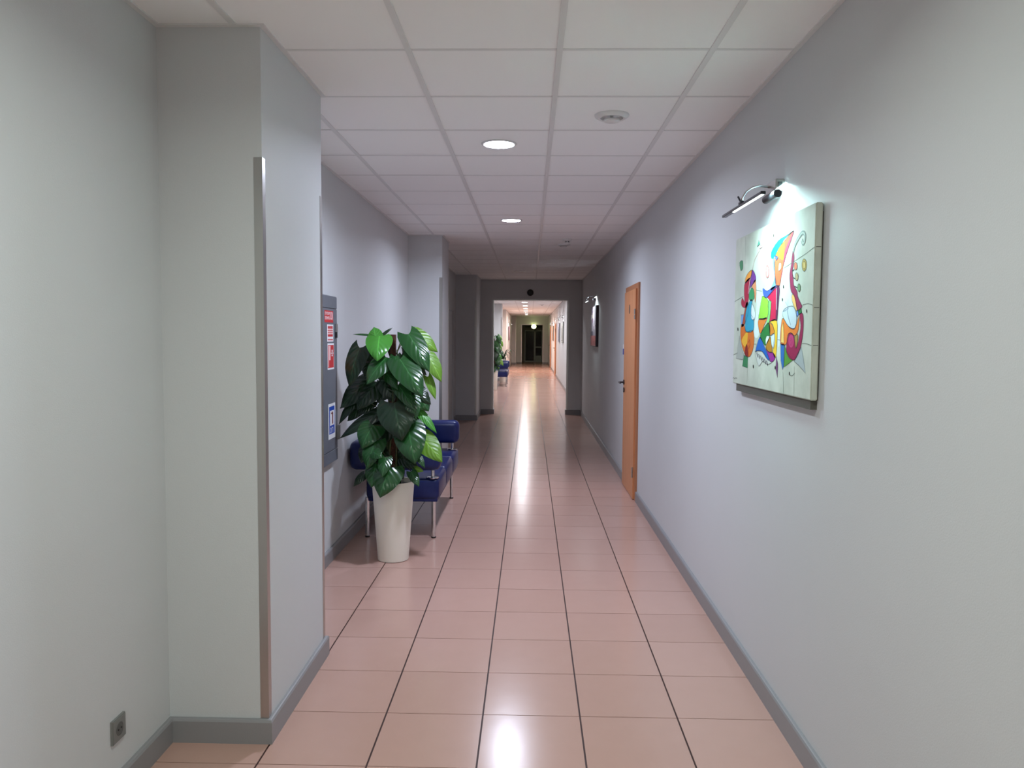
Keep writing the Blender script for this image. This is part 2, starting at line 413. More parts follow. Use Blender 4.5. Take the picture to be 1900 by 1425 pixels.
wood_door('door_2', *DOORS[1]); wood_door('door_3', *DOORS[2])
d = structure('door_4', B((XL-.12, XL+.012, LD[0], LD[0]+.06, 0, 2.08), (XL-.12, XL+.012, LD[1]-.06, LD[1], 0, 2.08), (XL-.12, XL+.012, LD[0]+.06, LD[1]-.06, 2.02, 2.08)), M['grey_door'])
obj('door_leaf', rbox(XL-.05, XL-.01, LD[0]+.062, LD[1]-.062, .008, 2.018, .003, 2), M['grey_door'], d)
# far glazed door in the dark room beyond
GY = 48.0
g = structure('door_5', B((-1.04, -.335, GY, GY+.08, 0, 2.3), (-.335, .75, GY, GY+.08, 1.95, 2.1), (.75, XR, GY, GY+.08, 0, 2.3)), M['wall_dark'])
gl = obj('door_frame', B((-.335, -.285, GY-.01, GY+.05, 0, 1.95), (.235, .345, GY-.01, GY+.05, 0, 1.95), (.70, .75, GY-.01, GY+.05, 0, 1.95), (-.285, .70, GY-.01, GY+.05, 1.89, 1.95),
        (.345, .70, GY-.01, GY+.05, .87, .94), (.345, .70, GY-.01, GY+.05, .30, .38), (-.285, .235, GY-.01, GY+.05, 0, .06), (.345, .70, GY-.01, GY+.05, 0, .08)), M['tealframe'], g)
obj('glass_pane', B((-.285, .235, GY+.012, GY+.022, .06, 1.89)), M['glass'], g)
obj('glass_pane', B((.345, .70, GY+.012, GY+.022, .94, 1.89)), M['glass'], g)
obj('glass_pane', B((.345, .70, GY+.012, GY+.022, .38, .87)), M['glass'], g)
obj('kick_panel', B((.345, .70, GY+.012, GY+.022, .08, .30)), M['tealframe'], g)

# ------------------------------------------------------------------ ceiling lamps
LX = -.193
where = {-1.37: None, 1.632: None,
 4.632: 'round lit ceiling downlight, the largest one, nearest in the hallway',
 7.632: 'round lit ceiling downlight, second from the front before the near opening',
 13.632: 'unlit round ceiling downlight just before the dark partition',
 25.9: 'lit downlight seen through the near opening, the closest one there',
 31.9: 'lit downlight far beyond the near opening, second one seen through it',
 34.9: 'lit downlight far down the hallway, third one seen through the opening',
 37.9: 'lit downlight far down the hallway, fourth one seen through the opening',
 40.9: 'farthest lit downlight, just before the far dark opening'}
HID = {-1.37: 'round lit ceiling downlight well behind the viewer', 1.632: 'round lit ceiling downlight just overhead of the viewer',
 16.7: 'hidden lit downlight directly behind the head of the near opening', 19.8: 'hidden lit downlight above the hallway stretch before the far plant',
 22.85: 'hidden lit downlight above the distant leafy plant', 28.9: 'lit downlight above the pale pillar beyond the near opening'}
for i, (y, colr, rad) in enumerate(LAMPS):
    lab = where.get(y) or HID[y]
    t = empty('ceiling_light', (LX, y, ZC), lab, 'ceiling light', 'round downlights along the hallway ceiling')
    bm = bmesh.new(); lathe(bm, [(.104, .008), (.104, .001), (.101, -.003), (.096, -.004), (.090, -.002), (.090, .006)], 0, 0, 40)
    obj('ring', bm, M['white'], t, smooth='auto', loc=(0, 0, 0))
    bm = bmesh.new(); lathe(bm, [(.090, 0)], 0, 0, 40, cap1=True)
    mm = M['lampoff'] if colr is None else mat('lamp_%d' % i, (.8, .8, .8), .5, emit=(colr, DIFFUSER if y < 21 or y > 40 else 30 if y < 30 else 16))
    obj('diffuser', bm, mm, t, loc=(0, 0, -.001))
    if colr is not None:
        l = bpy.data.lights.new('lamp_light', 'AREA'); l.shape = 'DISK'; l.size = .176; l.energy = rad; l.color = colr; l.spread = math.radians(SPREAD)
        lo = bpy.data.objects.new('lamp_light', l); C.objects.link(lo); lo.parent = t; lo.location = (0, 0, -.006)
# ceiling vents and detector
def vent(y, x, r, label):
    t = empty('ceiling_vent', (x, y, ZC), label, 'vent', 'round ceiling vents')
    bm = bmesh.new(); lathe(bm, [(r, .008), (r, .002), (r*.97, -.004), (r*.78, -.014), (r*.66, -.012), (r*.62, -.002), (r*.60, .008)], 0, 0, 40)
    obj('vent_ring', bm, M['white'], t, smooth='auto', loc=(0, 0, 0))
    bm = bmesh.new(); lathe(bm, [(.001, .006), (r*.60, .006)], 0, 0, 32); obj('vent_throat', bm, M['black'], t, loc=(0, 0, 0))
    bm = bmesh.new(); lathe(bm, [(r*.1, .004), (r*.1, -.016), (r*.45, -.018), (r*.48, -.022), (r*.45, -.028), (r*.3, -.032), (.001, -.033)], 0, 0, 32, cap0=True)
    obj('vent_disc', bm, M['white'], t, smooth='auto', loc=(0, 0, 0))
vent(4.04, .407, .088, 'round white ceiling vent with a central disc, near the right wall')
vent(9.62, .40, .085, 'small round ceiling vent just beyond the smoke detector')
t = empty('smoke_detector', (.42, 9.10, ZC), 'small white smoke detector with dark slots on the ceiling', 'smoke detector')
bm = bmesh.new(); lathe(bm, [(.055, .008), (.055, -.012), (.045, -.018), (.034, -.020)], 0, 0, 28, cap1=True); obj('base', bm, M['white'], t, smooth='auto', loc=(0, 0, 0))
bm = bmesh.new(); lathe(bm, [(.028, -.018), (.030, -.036), (.022, -.044)], 0, 0, 24, cap1=True); obj('sensor_head', bm, M['white'], t, smooth='auto', loc=(0, 0, 0))
for dx in (-.014, .014): obj('slot', B((dx-.008, dx+.008, -.032, -.026, -.034, -.024)), M['black'], t, loc=(0, 0, 0))
vent(27.9, .41, .085, 'tiny distant ceiling vent seen through the near opening')

# ------------------------------------------------------------------ wall socket (left), small devices
sx = XL
bm = bmesh.new(); box(bm, sx, sx+.011, 2.468, 2.549, .205, .286)
bmesh.ops.bevel(bm, geom=[e for e in bm.edges if all(v.co.x > sx+.005 for v in e.verts)], offset=.003, segments=2, affect='EDGES')
so = empty('wall_socket', (sx, 2.51, .205), 'square grey power socket low on the near left wall above the skirting', 'socket')
obj('face_plate', bm, M['socket'], so)
bm = bmesh.new()
def disc_x(bm, x, y, z, r0, x0, r1, x1, n=24):
    a = [bm.verts.new((x0, y+r0*math.cos(k*math.tau/n), z+r0*math.sin(k*math.tau/n))) for k in range(n)]
    b = [bm.verts.new((x1, y+r1*math.cos(k*math.tau/n), z+r1*math.sin(k*math.tau/n))) for k in range(n)]
    for k in range(n): bm.faces.new((a[k], a[(k+1) % n], b[(k+1) % n], b[k]))
    return a, b
a, b = disc_x(bm, 0, 2.5085, .2455, .021, sx+.0115, .018, sx+.0112); bm.faces.new(b)
disc_x(bm, 0, 2.5085, .2455, .021, sx+.0115, .023, sx+.0113)
obj('socket_well', bm, mat('socket_grey', (.10, .10, .095), .3), so)
bm = bmesh.new()
for dy in (-.0095, .0095): tube(bm, [(sx+.0112, 2.5085+dy, .2455), (sx+.0125, 2.5085+dy, .2455)], .003, 8)
obj('pin_hole', bm, M['black'], so)
p = at(984, 543, 1, YP)
bm = bmesh.new(); lathe(bm, [(.062, 0), (.062, .02), (.052, .03), (.02, .034)], 0, 0, 28, cap1=True)
bmesh.ops.transform(bm, matrix=Matrix.Translation((p.x, YP, p.z)) @ Matrix.Rotation(math.pi/2, 4, 'X'), verts=bm.verts)
rs = empty('wall_speaker', (p.x, YP, p.z), 'small round black device on the wall above the near opening', 'speaker')
obj('housing', bm, M['black'], rs, smooth='auto')
bm = bmesh.new(); lathe(bm, [(.064, 0), (.068, .004), (.064, .008)], 0, 0, 28)
bmesh.ops.transform(bm, matrix=Matrix.Translation((p.x, YP, p.z)) @ Matrix.Rotation(math.pi/2, 4, 'X'), verts=bm.verts)
obj('ring', bm, M['darkmetal'], rs, smooth='auto')
hk = empty('wall_hook', (XL, 8.43, 1.55), 'tiny black wall bracket showing above the plant', 'hook')
obj('back_plate', rbox(XL, XL+.01, 8.405, 8.455, 1.53, 1.60, .003, 2), M['black'], hk)
bm = bmesh.new(); tube(bm, [(XL+.008, 8.43, 1.57), (XL+.04, 8.43, 1.565), (XL+.05, 8.43, 1.585)], .008, 8); obj('peg', bm, M['black'], hk, smooth=True)
sg = empty('door_sign', (XR, 8.60, 1.38), 'small blue and white sign on the wall beside the wooden door', 'sign')
obj('plate', rbox(XR-.006, XR, 8.50, 8.66, 1.375, 1.495, .002, 1), M['paper'], sg)
obj('blue_panel', B((XR-.0068, XR-.006, 8.51, 8.65, 1.385, 1.45)), M['blue'], sg)

# ------------------------------------------------------------------ fire cabinet
CX = -1.352; cy0, cy1, cz0, cz1 = 4.80, 5.40, .70, 1.845
fc = empty('fire_cabinet', (XL, 5.1, cz0), 'tall grey metal fire hose cabinet with red and blue stickers on the left wall', 'cabinet')
bm = B((XL+.0005, CX-.006, cy0, cy1, cz0, cz1)); bmesh.ops.bevel(bm, geom=list(bm.edges), offset=.003, segments=1, affect='EDGES')
obj('body', bm, M['grey_cab'], fc)
obj('top_panel', rbox(CX-.006, CX, cy0+.004, cy1-.004, cz1-.085, cz1-.004, .002, 1), M['grey_cab'], fc)
obj('bottom_panel', rbox(CX-.006, CX, cy0+.004, cy1-.004, cz0+.004, cz0+.085, .002, 1), M['grey_cab'], fc)
dr = obj('door', rbox(CX-.006, CX+.002, cy0+.012, cy1-.012, cz0+.09, cz1-.09, .002, 1), M['grey_cab'], fc)
DX = CX+.002
def zc(v, u=612): return at(u, v, 0, DX).z
obj('latch', rbox(DX, DX+.014, 5.335, 5.360, zc(616), zc(600), .002, 1), M['steel'], dr)
obj('grip', rbox(DX, DX+.012, 5.335, 5.360, zc(627), zc(616), .002, 1), M['black'], dr)
obj('lock', rbox(DX, DX+.022, 5.35, 5.383, zc(815, 624), zc(789, 624), .003, 1), M['socket'], dr)
def sticker(label, boxes, mats):
    """boxes: (y0,y1,z0,z1,layer,material index) on the cabinet door"""
    bm = bmesh.new()
    for (a, b, c, d_, ly, mi) in boxes: box(bm, DX+.0002, DX+.0006+.0004*ly, a, b, c, d_, mi)
    return tag(obj('sticker', bm, mats, dr), label)
def text_mesh(txt, size, width, loc, m, parent, name='lettering', stretch=1.0):
    cu = bpy.data.curves.new('t', 'FONT'); cu.body = txt; cu.size = size; cu.align_x = 'LEFT'; cu.extrude = .00015
    o = bpy.data.objects.new('t', cu); C.objects.link(o)
    dg = bpy.context.evaluated_depsgraph_get(); me = bpy.data.meshes.new_from_object(o.evaluated_get(dg))
    bpy.data.objects.remove(o)
    xs = [v.co.x for v in me.vertices]; sc = width/(max(xs)-min(xs)) if width else 1
    # text runs along +y on the left wall (seen from the hallway), facing +x
    for v in me.vertices:
        x, yy, zz = v.co; x = (x-min(xs))*sc
        v.co = (loc[0]+zz, loc[1]+x, loc[2]+yy*stretch)
    me.materials.append(m)
    return link(name, me, parent, None)
# sticker 1: red call sign
a0, a1, b0, b1 = 5.062, 5.285, zc(598, 608), zc(576, 608)
sticker('red sticker with white emergency call lettering', [(a0, a1, b0, b1, 0, 0)], [M['red']])
hgt = b1-b0
text_mesh('ПРИ ПОЖАРЕ', .028, .125, (DX+.0009, a0+.010, b0+hgt*.62), M['paper'], dr)
text_mesh('ЗВОНИТЬ', .028, .125, (DX+.0009, a0+.010, b0+hgt*.24), M['paper'], dr)
text_mesh('01', .075, .062, (DX+.0009, a0+.148, b0+hgt*.24), M['paper'], dr)
# sticker 2: red and white lined notice
a0, a1, b0, b1 = 5.125, 5.285, zc(634, 610), zc(602, 610); h = b1-b0
bx = [(a0, a1, b0, b1, 0, 0)]
for lo, hi, mi in ((.86, .92, 1), (.76, .85, 1), (.68, .75, 2), (.62, .67, 1), (.55, .61, 2), (.50, .54, 1), (.44, .49, 2), (.29, .43, 1), (.10, .16, 1), (.04, .08, 2)):
    bx.append((a0+.014, a1-.014, b0+h*lo, b0+h*hi, 1, mi))
sticker('white-edged red notice with lines', bx, [M['paper'], M['red'], M['pink']])
# sticker 3: red hose sign with a white cabinet drawing
a0, a1, b0, b1 = 5.130, 5.300, zc(686, 611), zc(637, 611); h = b1-b0
sticker('red fire hose sign with white drawing', [(a0, a1, b0, b1, 0, 0), (a0+.01, a1-.01, b0+.012, b1-.012, 1, 1), (a0+.022, a0+.075, b0+h*.36, b0+h*.90, 2, 2), (a0+.022, a0+.034, b0+h*.1, b0+h*.36, 2, 2),
        (a0+.085, a1-.02, b0+h*.60, b0+h*.64, 2, 0), (a0+.105, a1-.04, b0+h*.66, b0+h*.75, 2, 0), (a0+.105, a1-.04, b0+h*.50, b0+h*.57, 2, 0)], [M['paper'], M['red'], M['pink']])
# sticker 4: blue extinguisher sign
a0, a1, b0, b1 = 5.140, 5.322, zc(816, 611), zc(750, 611); h = b1-b0
sticker('white-edged blue extinguisher sign with red drawing', [(a0, a1, b0, b1, 0, 0), (a0+.02, a1-.02, b0+h*.14, b0+h*.92, 1, 1), (a0+.04, a1-.035, b0+h*.38, b0+h*.80, 2, 0),
        (a0+.095, a0+.118, b0+h*.42, b0+h*.72, 3, 2), (a0+.066, a0+.118, b0+h*.70, b0+h*.74, 3, 2), (a0+.085, a0+.105, b0+h*.74, b0+h*.77, 3, 2)], [M['paper'], M['blue'], M['darkred']])
text_mesh('ОП', .050, .085, (DX+.0018, a0+.035, b0+h*.17), M['paper'], dr)

# ------------------------------------------------------------------ picture lamps and pictures on the right wall
PWARM = (.62, 1.0, .98)
LAMPMAT = mat('lamp_strip', (.9, .9, .9), .4, emit=((.85, 1, 1), 1.6))
def picture_lamp(yc, label, side=1, power=PIC_LIGHT, colr=PWARM, g='picture lamps along the hallway'):
    """side +1: right wall"""
    W = XR if side > 0 else None
    t = empty('picture_lamp', (XR if side > 0 else -1.04, yc, 2.16), label, 'wall lamp', g)
    X = lambda dx: -side*dx           # distance from the wall into the hallway
    def bb(dx0, dx1, a, b, c, d_): 
        q = sorted((X(dx0), X(dx1))); return (q[0], q[1], a, b, c, d_)
    O = dict(loc=(0, 0, 0))
    bm = B(bb(0, .036, -.08, .08, .027, .075)); bmesh.ops.bevel(bm, geom=list(bm.edges), offset=.003, segments=1, affect='EDGES')
    obj('wall_mount', bm, M['steel'], t, **O)
    obj('switch', B(bb(.010, .026, -.084, -.079, .038, .062)), M['black'], t, **O)
    bm = bmesh.new(); tube(bm, [(X(.042), -.13, .006), (X(.042), .03, .006)], .0165, 16); obj('driver_tube', bm, M['darkmetal'], t, smooth='auto', **O)
    bm = bmesh.new()
    for dy in (-.006, .006):
        tube(bm, [(X(.02), dy, .050), (X(.05), dy, .058), (X(.08), dy, .060), (X(.11), dy, .052), (X(.135), dy, .034), (X(.150), dy, .008), (X(.153), dy, -.014)], .0042, 8)
    obj('arm', bm, M['chrome'], t, smooth=True, **O)
    bm = bmesh.new(); tube(bm, [(X(.153), -.016, -.012), (X(.153), .016, -.012)], .009, 10); tube(bm, [(X(.153), 0, -.012), (X(.168), .0, .016)], .004, 8)
    obj('clamp', bm, M['darkmetal'], t, smooth='auto', **O)
    bm = B(bb(.143, .163, -.31, .29, -.030, -.018)); bmesh.ops.bevel(bm, geom=list(bm.edges), offset=.002, segments=1, affect='EDGES')
    obj('lamp_bar', bm, M['darkmetal'], t, **O)
    obj('led_strip', B(bb(.148, .158, -.30, .12, -.0315, -.0295)), LAMPMAT, t, **O)
    if power:
        l = bpy.data.lights.new('picture_lamp_light', 'AREA'); l.energy = power; l.color = colr
        l.shape = 'RECTANGLE'; l.size = .014; l.size_y = .44; l.spread = math.radians(158)
        lo = bpy.data.objects.new('lamp_beam', l); C.objects.link(lo); lo.parent = t
        lo.location = (X(.153), -.09, -.036)
        dirv = Vector((side*.15, 0, -.25)).normalized()
        lo.rotation_euler = dirv.to_track_quat('-Z', 'Y').to_euler()
    return t
lp = picture_lamp(3.33, 'chrome picture lamp with curved arm above the large colourful canvas')
picture_lamp(12.35, 'small chrome picture lamp above the dark-edged picture past the wooden door', power=.8, colr=(.85, .97, 1))

# large canvas --------------------------------------------------------
FX = 1.008; PY0, PY1, PZ0, PZ1 = 2.795, 3.862, 1.356, 2.062
pic = empty('canvas_painting', (1.034, 3.33, PZ0), 'large pale canvas with colourful abstract musicians on the near right wall', 'painting')
canv = mat('painted_canvas', (.60, .64, .56), .65, spec=.3, bump=(500, .2, .0006), var=(7, (.47, .51, .44), 6))
bm = B((FX, 1.034, PY0, PY1, PZ0, PZ1)); bmesh.ops.bevel(bm, geom=list(bm.edges), offset=.004, segments=2, affect='EDGES')
obj('canvas', bm, canv, pic)
obj('backing_frame', B((1.016, XR, PY0+.02, PY1-.04, PZ0-.034, PZ0+.01), (1.034, XR, PY0+.012, PY1-.03, PZ0, PZ1-.03)), mat('backing_board', (.10, .095, .08), .8), pic)
PAL = {}
def pal(c):
    if c not in PAL: PAL[c] = mat('print_%d' % len(PAL), s2l(*c), .6, spec=.3)
    return PAL[c]
def smooth_closed(pts, n=4):
    out = []; L = len(pts)
    for i in range(L):
        p0, p1, p2, p3 = [Vector(pts[(i+k) % L]) for k in (-1, 0, 1, 2)]
        for s in range(n):
            t = s/n
            out.append(.5*((2*p1)+(p2-p0)*t+(2*p0-5*p1+4*p2-p3)*t*t+(3*p1-p0-3*p2+p3)*t**3))
    return out
def smooth_open(pts, n=5):
    P = [Vector(p) for p in pts]; P = [P[0]*2-P[1]]+P+[P[-1]*2-P[-2]]; out = []
    for i in range(1, len(P)-2):
        p0, p1, p2, p3 = P[i-1:i+3]
        for s in range(n):
            t = s/n
            out.append(.5*((2*p1)+(p2-p0)*t+(2*p0-5*p1+4*p2-p3)*t*t+(3*p1-p0-3*p2+p3)*t**3))
    return out+[P[-2]]
def on_canvas(p):
    q = at(p[0], p[1], 0, FX); return (min(max(q.y, PY0+.002), PY1-.002), min(max(q.z, PZ0+.002), PZ1-.002))
INK = (45, 40, 55)
pr = bmesh.new(); pmats = []
def pidx(c):
    m = pal(c)
    if m not in pmats: pmats.append(m)
    return pmats.index(m)
def shape(pts, c, layer=1, curve=True, outline=True):
    q = [Vector(on_canvas(p)) for p in pts]
    if curve: q = smooth_closed([tuple(v) for v in q], 3)
    x = FX-.0003-.00025*layer
    vv = [pr.verts.new((x, v.x, v.y)) for v in q]
    mi = pidx(c)
    for tri in tessellate_polygon([[Vector((v.x, v.y, 0)) for v in q]]):
        try: f = pr.faces.new([vv[i] for i in tri]); f.material_index = mi
        except ValueError: pass
    if outline: line([tuple(v) for v in q]+[tuple(q[0])], .0016, INK, 5, raw=True)
def line(pts, wd, c, layer=5, raw=False, curve=False):
    q = [Vector(p) if raw else Vector(on_canvas(p)) for p in pts]
    if curve: q = smooth_open([tuple(v) for v in q])
    x = FX-.0003-.00025*layer; mi = pidx(c); prev = None
    for i, v in enumerate(q):
        d = q[min(i+1, len(q)-1)]-q[max(i-1, 0)]
        if d.length < 1e-7: continue
        n = Vector((-d.y, d.x)).normalized()*wd/2
        cur = (pr.verts.new((x, v.x+n.x, v.y+n.y)), pr.verts.new((x, v.x-n.x, v.y-n.y)))
        if prev: f = pr.faces.new((prev[0], prev[1], cur[1], cur[0])); f.material_index = mi
        prev = cur
def ring(cx, cy, rx, ry, c, layer=2, out=True):
    shape([(cx+rx*math.cos(a), cy+ry*math.sin(a)) for a in [k*math.tau/8 for k in range(8)]], c, layer, True, out)
shape([(1451,520),(1462,497),(1465,530),(1472,562),(1461,570),(1453,578),(1449,610),(1447,640),(1443,640),(1445,590)], (205,218,222), 0, True, False)
shape([(1403,508),(1408,540),(1415,560),(1408,585),(1408,622),(1400,625),(1400,600),(1404,565)], (208,222,222), 0, True, False)
# centre figure
shape([(1431,468.4),(1443.7,447.4),(1461.6,435.8),(1473.2,428.4),(1454.2,445.3),(1434.7,480)], (0,170,190))
shape([(1473.2,428.4),(1461,441),(1446,460),(1438,480),(1438,505),(1440,528),(1447,529.5),(1451,505),(1457,479),(1465,455)], (225,95,60))
shape([(1455,447),(1441,471),(1446,476),(1453,482),(1455,463)], (235,190,40), 2, True, False)
shape([(1473.2,428.4),(1465,445),(1456,470),(1453,498),(1447,529),(1451,505),(1458,477)], (190,60,95), 2, True, False)
shape([(1434.2,480),(1434.7,495),(1437.4,516),(1430,538),(1440,530),(1438,505),(1438,482)], (110,170,220), 1)
shape([(1439,475),(1444,477),(1441,483)], (60,90,190), 3)
shape([(1446,489),(1450,489),(1449,500),(1445,502)], (205,215,170), 3)
shape([(1415.8,534.7),(1417.4,548.4),(1423.7,551.6),(1440.5,531.6),(1434.2,532.6),(1423.7,540)], (60,90,200))
shape([(1424.2,551.6),(1432,541),(1442.6,531.6),(1443,560),(1441.6,593.7),(1428,596.8),(1431.6,560)], (190,25,70), 1, False)
shape([(1441,529),(1446.3,529.5),(1446.8,540),(1442.3,595),(1439.6,595),(1441.4,545)], (95,35,75), 2, False)
line([(1441.5,534),(1441.3,575)], .004, (235,225,235), 6)
shape([(1416.3,549.5),(1425,556),(1425.8,566),(1423.7,590),(1408.5,592),(1409,581),(1413,556)], (140,195,60))
shape([(1423.7,590),(1417.4,605.3),(1411,619),(1406.8,602),(1408.5,592),(1416,591)], (215,120,45), 1)
shape([(1425.8,560),(1431,561),(1428,595.8),(1422.6,600),(1425.8,586)], (120,200,110))
shape([(1410.5,623),(1418.4,607.4),(1427.4,599),(1429,622),(1421.6,640),(1417.4,638),(1414.2,631.6)], (30,115,50))
shape([(1427.4,598),(1434.2,604),(1437.4,616.8),(1430,623),(1428,612.6)], (205,125,35))
shape([(1429,596.8),(1441.6,594.2),(1442,633.7),(1439.5,663),(1434.2,652.6),(1437.4,627.4),(1437.4,616.8),(1434.2,602)], (230,185,50))
shape([(1431,623),(1437.4,619.5),(1438,633.7),(1435.3,646),(1431.6,638)], (205,220,225), 2)
shape([(1423.7,623),(1428,625),(1423.7,635.8),(1421.6,639),(1421,629.5)], (215,225,220), 2)
shape([(1429.5,625),(1432,640),(1433,653.7),(1425.8,651.6),(1421,643)], (175,120,30))
shape([(1410,625),(1417.4,640),(1428,666),(1423.7,666),(1415.3,652.6),(1406.8,650.5),(1401.6,652.6)], (20,95,185))
shape([(1421,644),(1425.8,652.6),(1434.2,653.7),(1439,663),(1433,671.6),(1428,666.3)], (150,35,140))
shape([(1402,653),(1409,651.6),(1415.3,653),(1423.7,666),(1432,672.6),(1423.7,675.8),(1415.3,670.5),(1408,679)], (200,205,200))
for k in range(6):
    u0 = 1404.5+k*3.6; v0 = 653+k*3.0
    line([(u0, v0+1), (u0+2.6, v0+10)], .007, (60,40,60), 4)
shape([(1441,661),(1443.7,675.8),(1442.6,701),(1439.5,684)], (110,60,110), 1, False)
ring(1424.2,504,3.2,12,(225,120,120),1); ring(1424.2,504,1.9,8.5,(200,225,220),2,False); line([(1424,498),(1425,506),(1423.5,510),(1422.5,504)], .003, (200,90,100), 3)
# left figure
shape([(1382.6,525),(1392.6,515.8),(1390,541),(1389,556.8),(1385.8,570),(1378.4,569.5),(1375.3,561.6),(1378,552.6),(1381.6,560),(1381,541)], (170,25,60))
shape([(1395.8,501),(1388,507.4),(1383,518),(1383.7,525),(1393,514.7)], (235,150,55))
shape([(1396.3,500.5),(1402,510.5),(1402.6,520),(1396.3,528.4),(1392,533.7),(1393.7,514.7)], (110,50,140))
line([(1392.3,517),(1389,545)], .004, (240,225,235), 6)
shape([(1401.6,519),(1403.7,535.8),(1401.6,562),(1399,538),(1395.3,532.6)], (215,140,100))
shape([(1395.3,533.7),(1399.5,541),(1399,554.7),(1392,558),(1390,546)], (50,140,90), 2)
shape([(1382,575),(1386,560),(1390,570),(1386,590),(1380.5,604),(1376,606),(1378.4,596.8)], (165,75,50), 1)
shape([(1392,558),(1396.3,558),(1393.7,581),(1398.4,591.6),(1398,612.6),(1384.7,615.8),(1383,602),(1384.7,575.8)], (40,150,185), 2)
shape([(1395.3,563),(1401.6,579),(1400.5,591.6),(1394.7,590.5)], (215,225,235), 3)
shape([(1375.3,604),(1374.2,623),(1377.4,644),(1384.7,660),(1392,661),(1398.4,644),(1399.5,625),(1396.3,612.6),(1385.8,615.8),(1380.5,602)], (205,105,30))
shape([(1380.5,623),(1388,615.8),(1384.7,644),(1376.3,633.7)], (225,170,45), 2, True, False)
shape([(1385.8,638),(1389,661),(1381.6,656.8)], (130,25,15), 2, True, False)
line([(1389,636),(1391.5,630),(1392,640),(1389.5,648),(1388,640)], .003, (130,50,20), 4)
shape([(1372.6,623),(1374.2,640),(1380.5,658),(1378.4,667.4),(1365.8,665)], (165,172,165), 0, False)
shape([(1380.5,659),(1388,662),(1387.4,682.6),(1377.4,679)], (50,125,80), 0, False)
shape([(1375.3,584),(1380.5,583.7),(1377.4,602),(1375.3,602)], (120,160,215), 1, False)
line([(1396.3,500),(1400.5,483),(1410,464)], .002, (190,110,120), 3, curve=True)
shape([(1410,462),(1415.5,458),(1411.5,454)], (225,175,175), 2, False)
shape([(1405.5,458),(1408.5,446),(1410.5,452)], (90,180,160), 2, False)
shape([(1372.6,487.4),(1378.4,484),(1378.4,498),(1374.7,502)], (75,140,100), 1, True)
# right figure
sc_pts = [(1472,467.4),(1476.3,452.6),(1483.7,439),(1490,431.6),(1494.2,436.8),(1493,448.4),(1490,451.6),(1488,445)]
line(sc_pts, .016, (120,140,135), 3, curve=True); line(sc_pts, .007, (175,190,180), 4, curve=True)
shape([(1471,467.4),(1473.7,473.7),(1473,489.5),(1470.5,503),(1472,515.8),(1473,528.4),(1479,540),(1480.5,550),(1486,562.4),(1488.4,569),(1480.5,576),(1475,551),(1468,540),(1466.3,526),(1465.3,510.5),(1467.9,492.6)], (145,35,80))
shape([(1469.3,550),(1473.8,546.7),(1479.4,573.7),(1477.7,576),(1471.5,562.4)], (235,185,110), 2)
shape([(1481,576),(1487.2,571.4),(1488.4,580.4),(1482.7,583.8)], (40,120,60), 2, False)
shape([(1478.3,577),(1481,576),(1482.2,583.8),(1478.8,588.3)], (90,140,220), 2, False)
shape([(1483.9,583.2),(1489.5,581.5),(1491.2,596),(1489.5,624),(1485,646.6),(1477,664.6),(1471.5,668),(1463.7,662.3),(1459.2,647.7),(1462.5,623),(1467,617.4),(1472.6,620.8),(1474.9,629.8),(1478.3,645.5),(1483.9,620.8),(1486,602.9)], (150,25,75), 2)
shape([(1453,578),(1461.4,570),(1472.6,569),(1478.3,585),(1477,605),(1471.5,609.6),(1462.5,604),(1454.7,590.5)], (190,205,215), 2)
line([(1463,556),(1462,580),(1468,604)], .002, (110,120,140), 6, curve=True); line([(1458,560),(1464,572),(1454,578)], .002, (110,120,140), 6)
shape([(1453.6,590.5),(1463.7,606),(1474.9,609.6),(1482.7,587),(1481.6,611.8),(1474.9,623),(1467,617.4),(1461.4,623),(1459.2,638.8),(1448.5,636.5),(1449.6,602.9)], (225,125,45), 1)
shape([(1454.1,598.4),(1455.3,636.5),(1449.6,635.4),(1450.8,607.3)], (235,195,110), 3, False)
ring(1468.5,633,5,12,(190,60,115),3,False); line([(1468,627),(1471,634),(1468,641),(1465.5,634),(1468,631)], .002, (150,30,80), 6)
shape([(1481,620.8),(1479.4,638.8),(1476.6,645.5),(1474.9,625.3)], (165,140,70), 3)
shape([(1448.5,637.6),(1455.8,638.8),(1454.7,678),(1452.4,685.9),(1449,669)], (40,105,180), 1, False)
shape([(1456.4,639.9),(1459.7,652.2),(1471.5,668),(1463.7,674.7),(1454.7,681.4)], (85,145,50), 1, False)
shape([(1473.8,670),(1487.2,643.3),(1490.6,663.5),(1495,692.6),(1482.7,678)], (170,182,185), 0, False)
for (a_, b_, c_) in ((1476.8,493.7,(215,120,85)), (1478.7,513.2,(175,160,120)), (1483,533.7,(110,150,105))):
    ring(a_, b_, 2.8, 7.2, c_, 3)
line([(1470.5,503),(1474,500)], .004, INK, 4); line([(1472,515),(1476,517)], .004, INK, 4); line([(1475,531),(1480,534)], .004, INK, 4)
ring(1492.6,491.6,4.4,11.4,(190,165,75),1); ring(1492.6,492,2.4,7,(215,190,110),2)
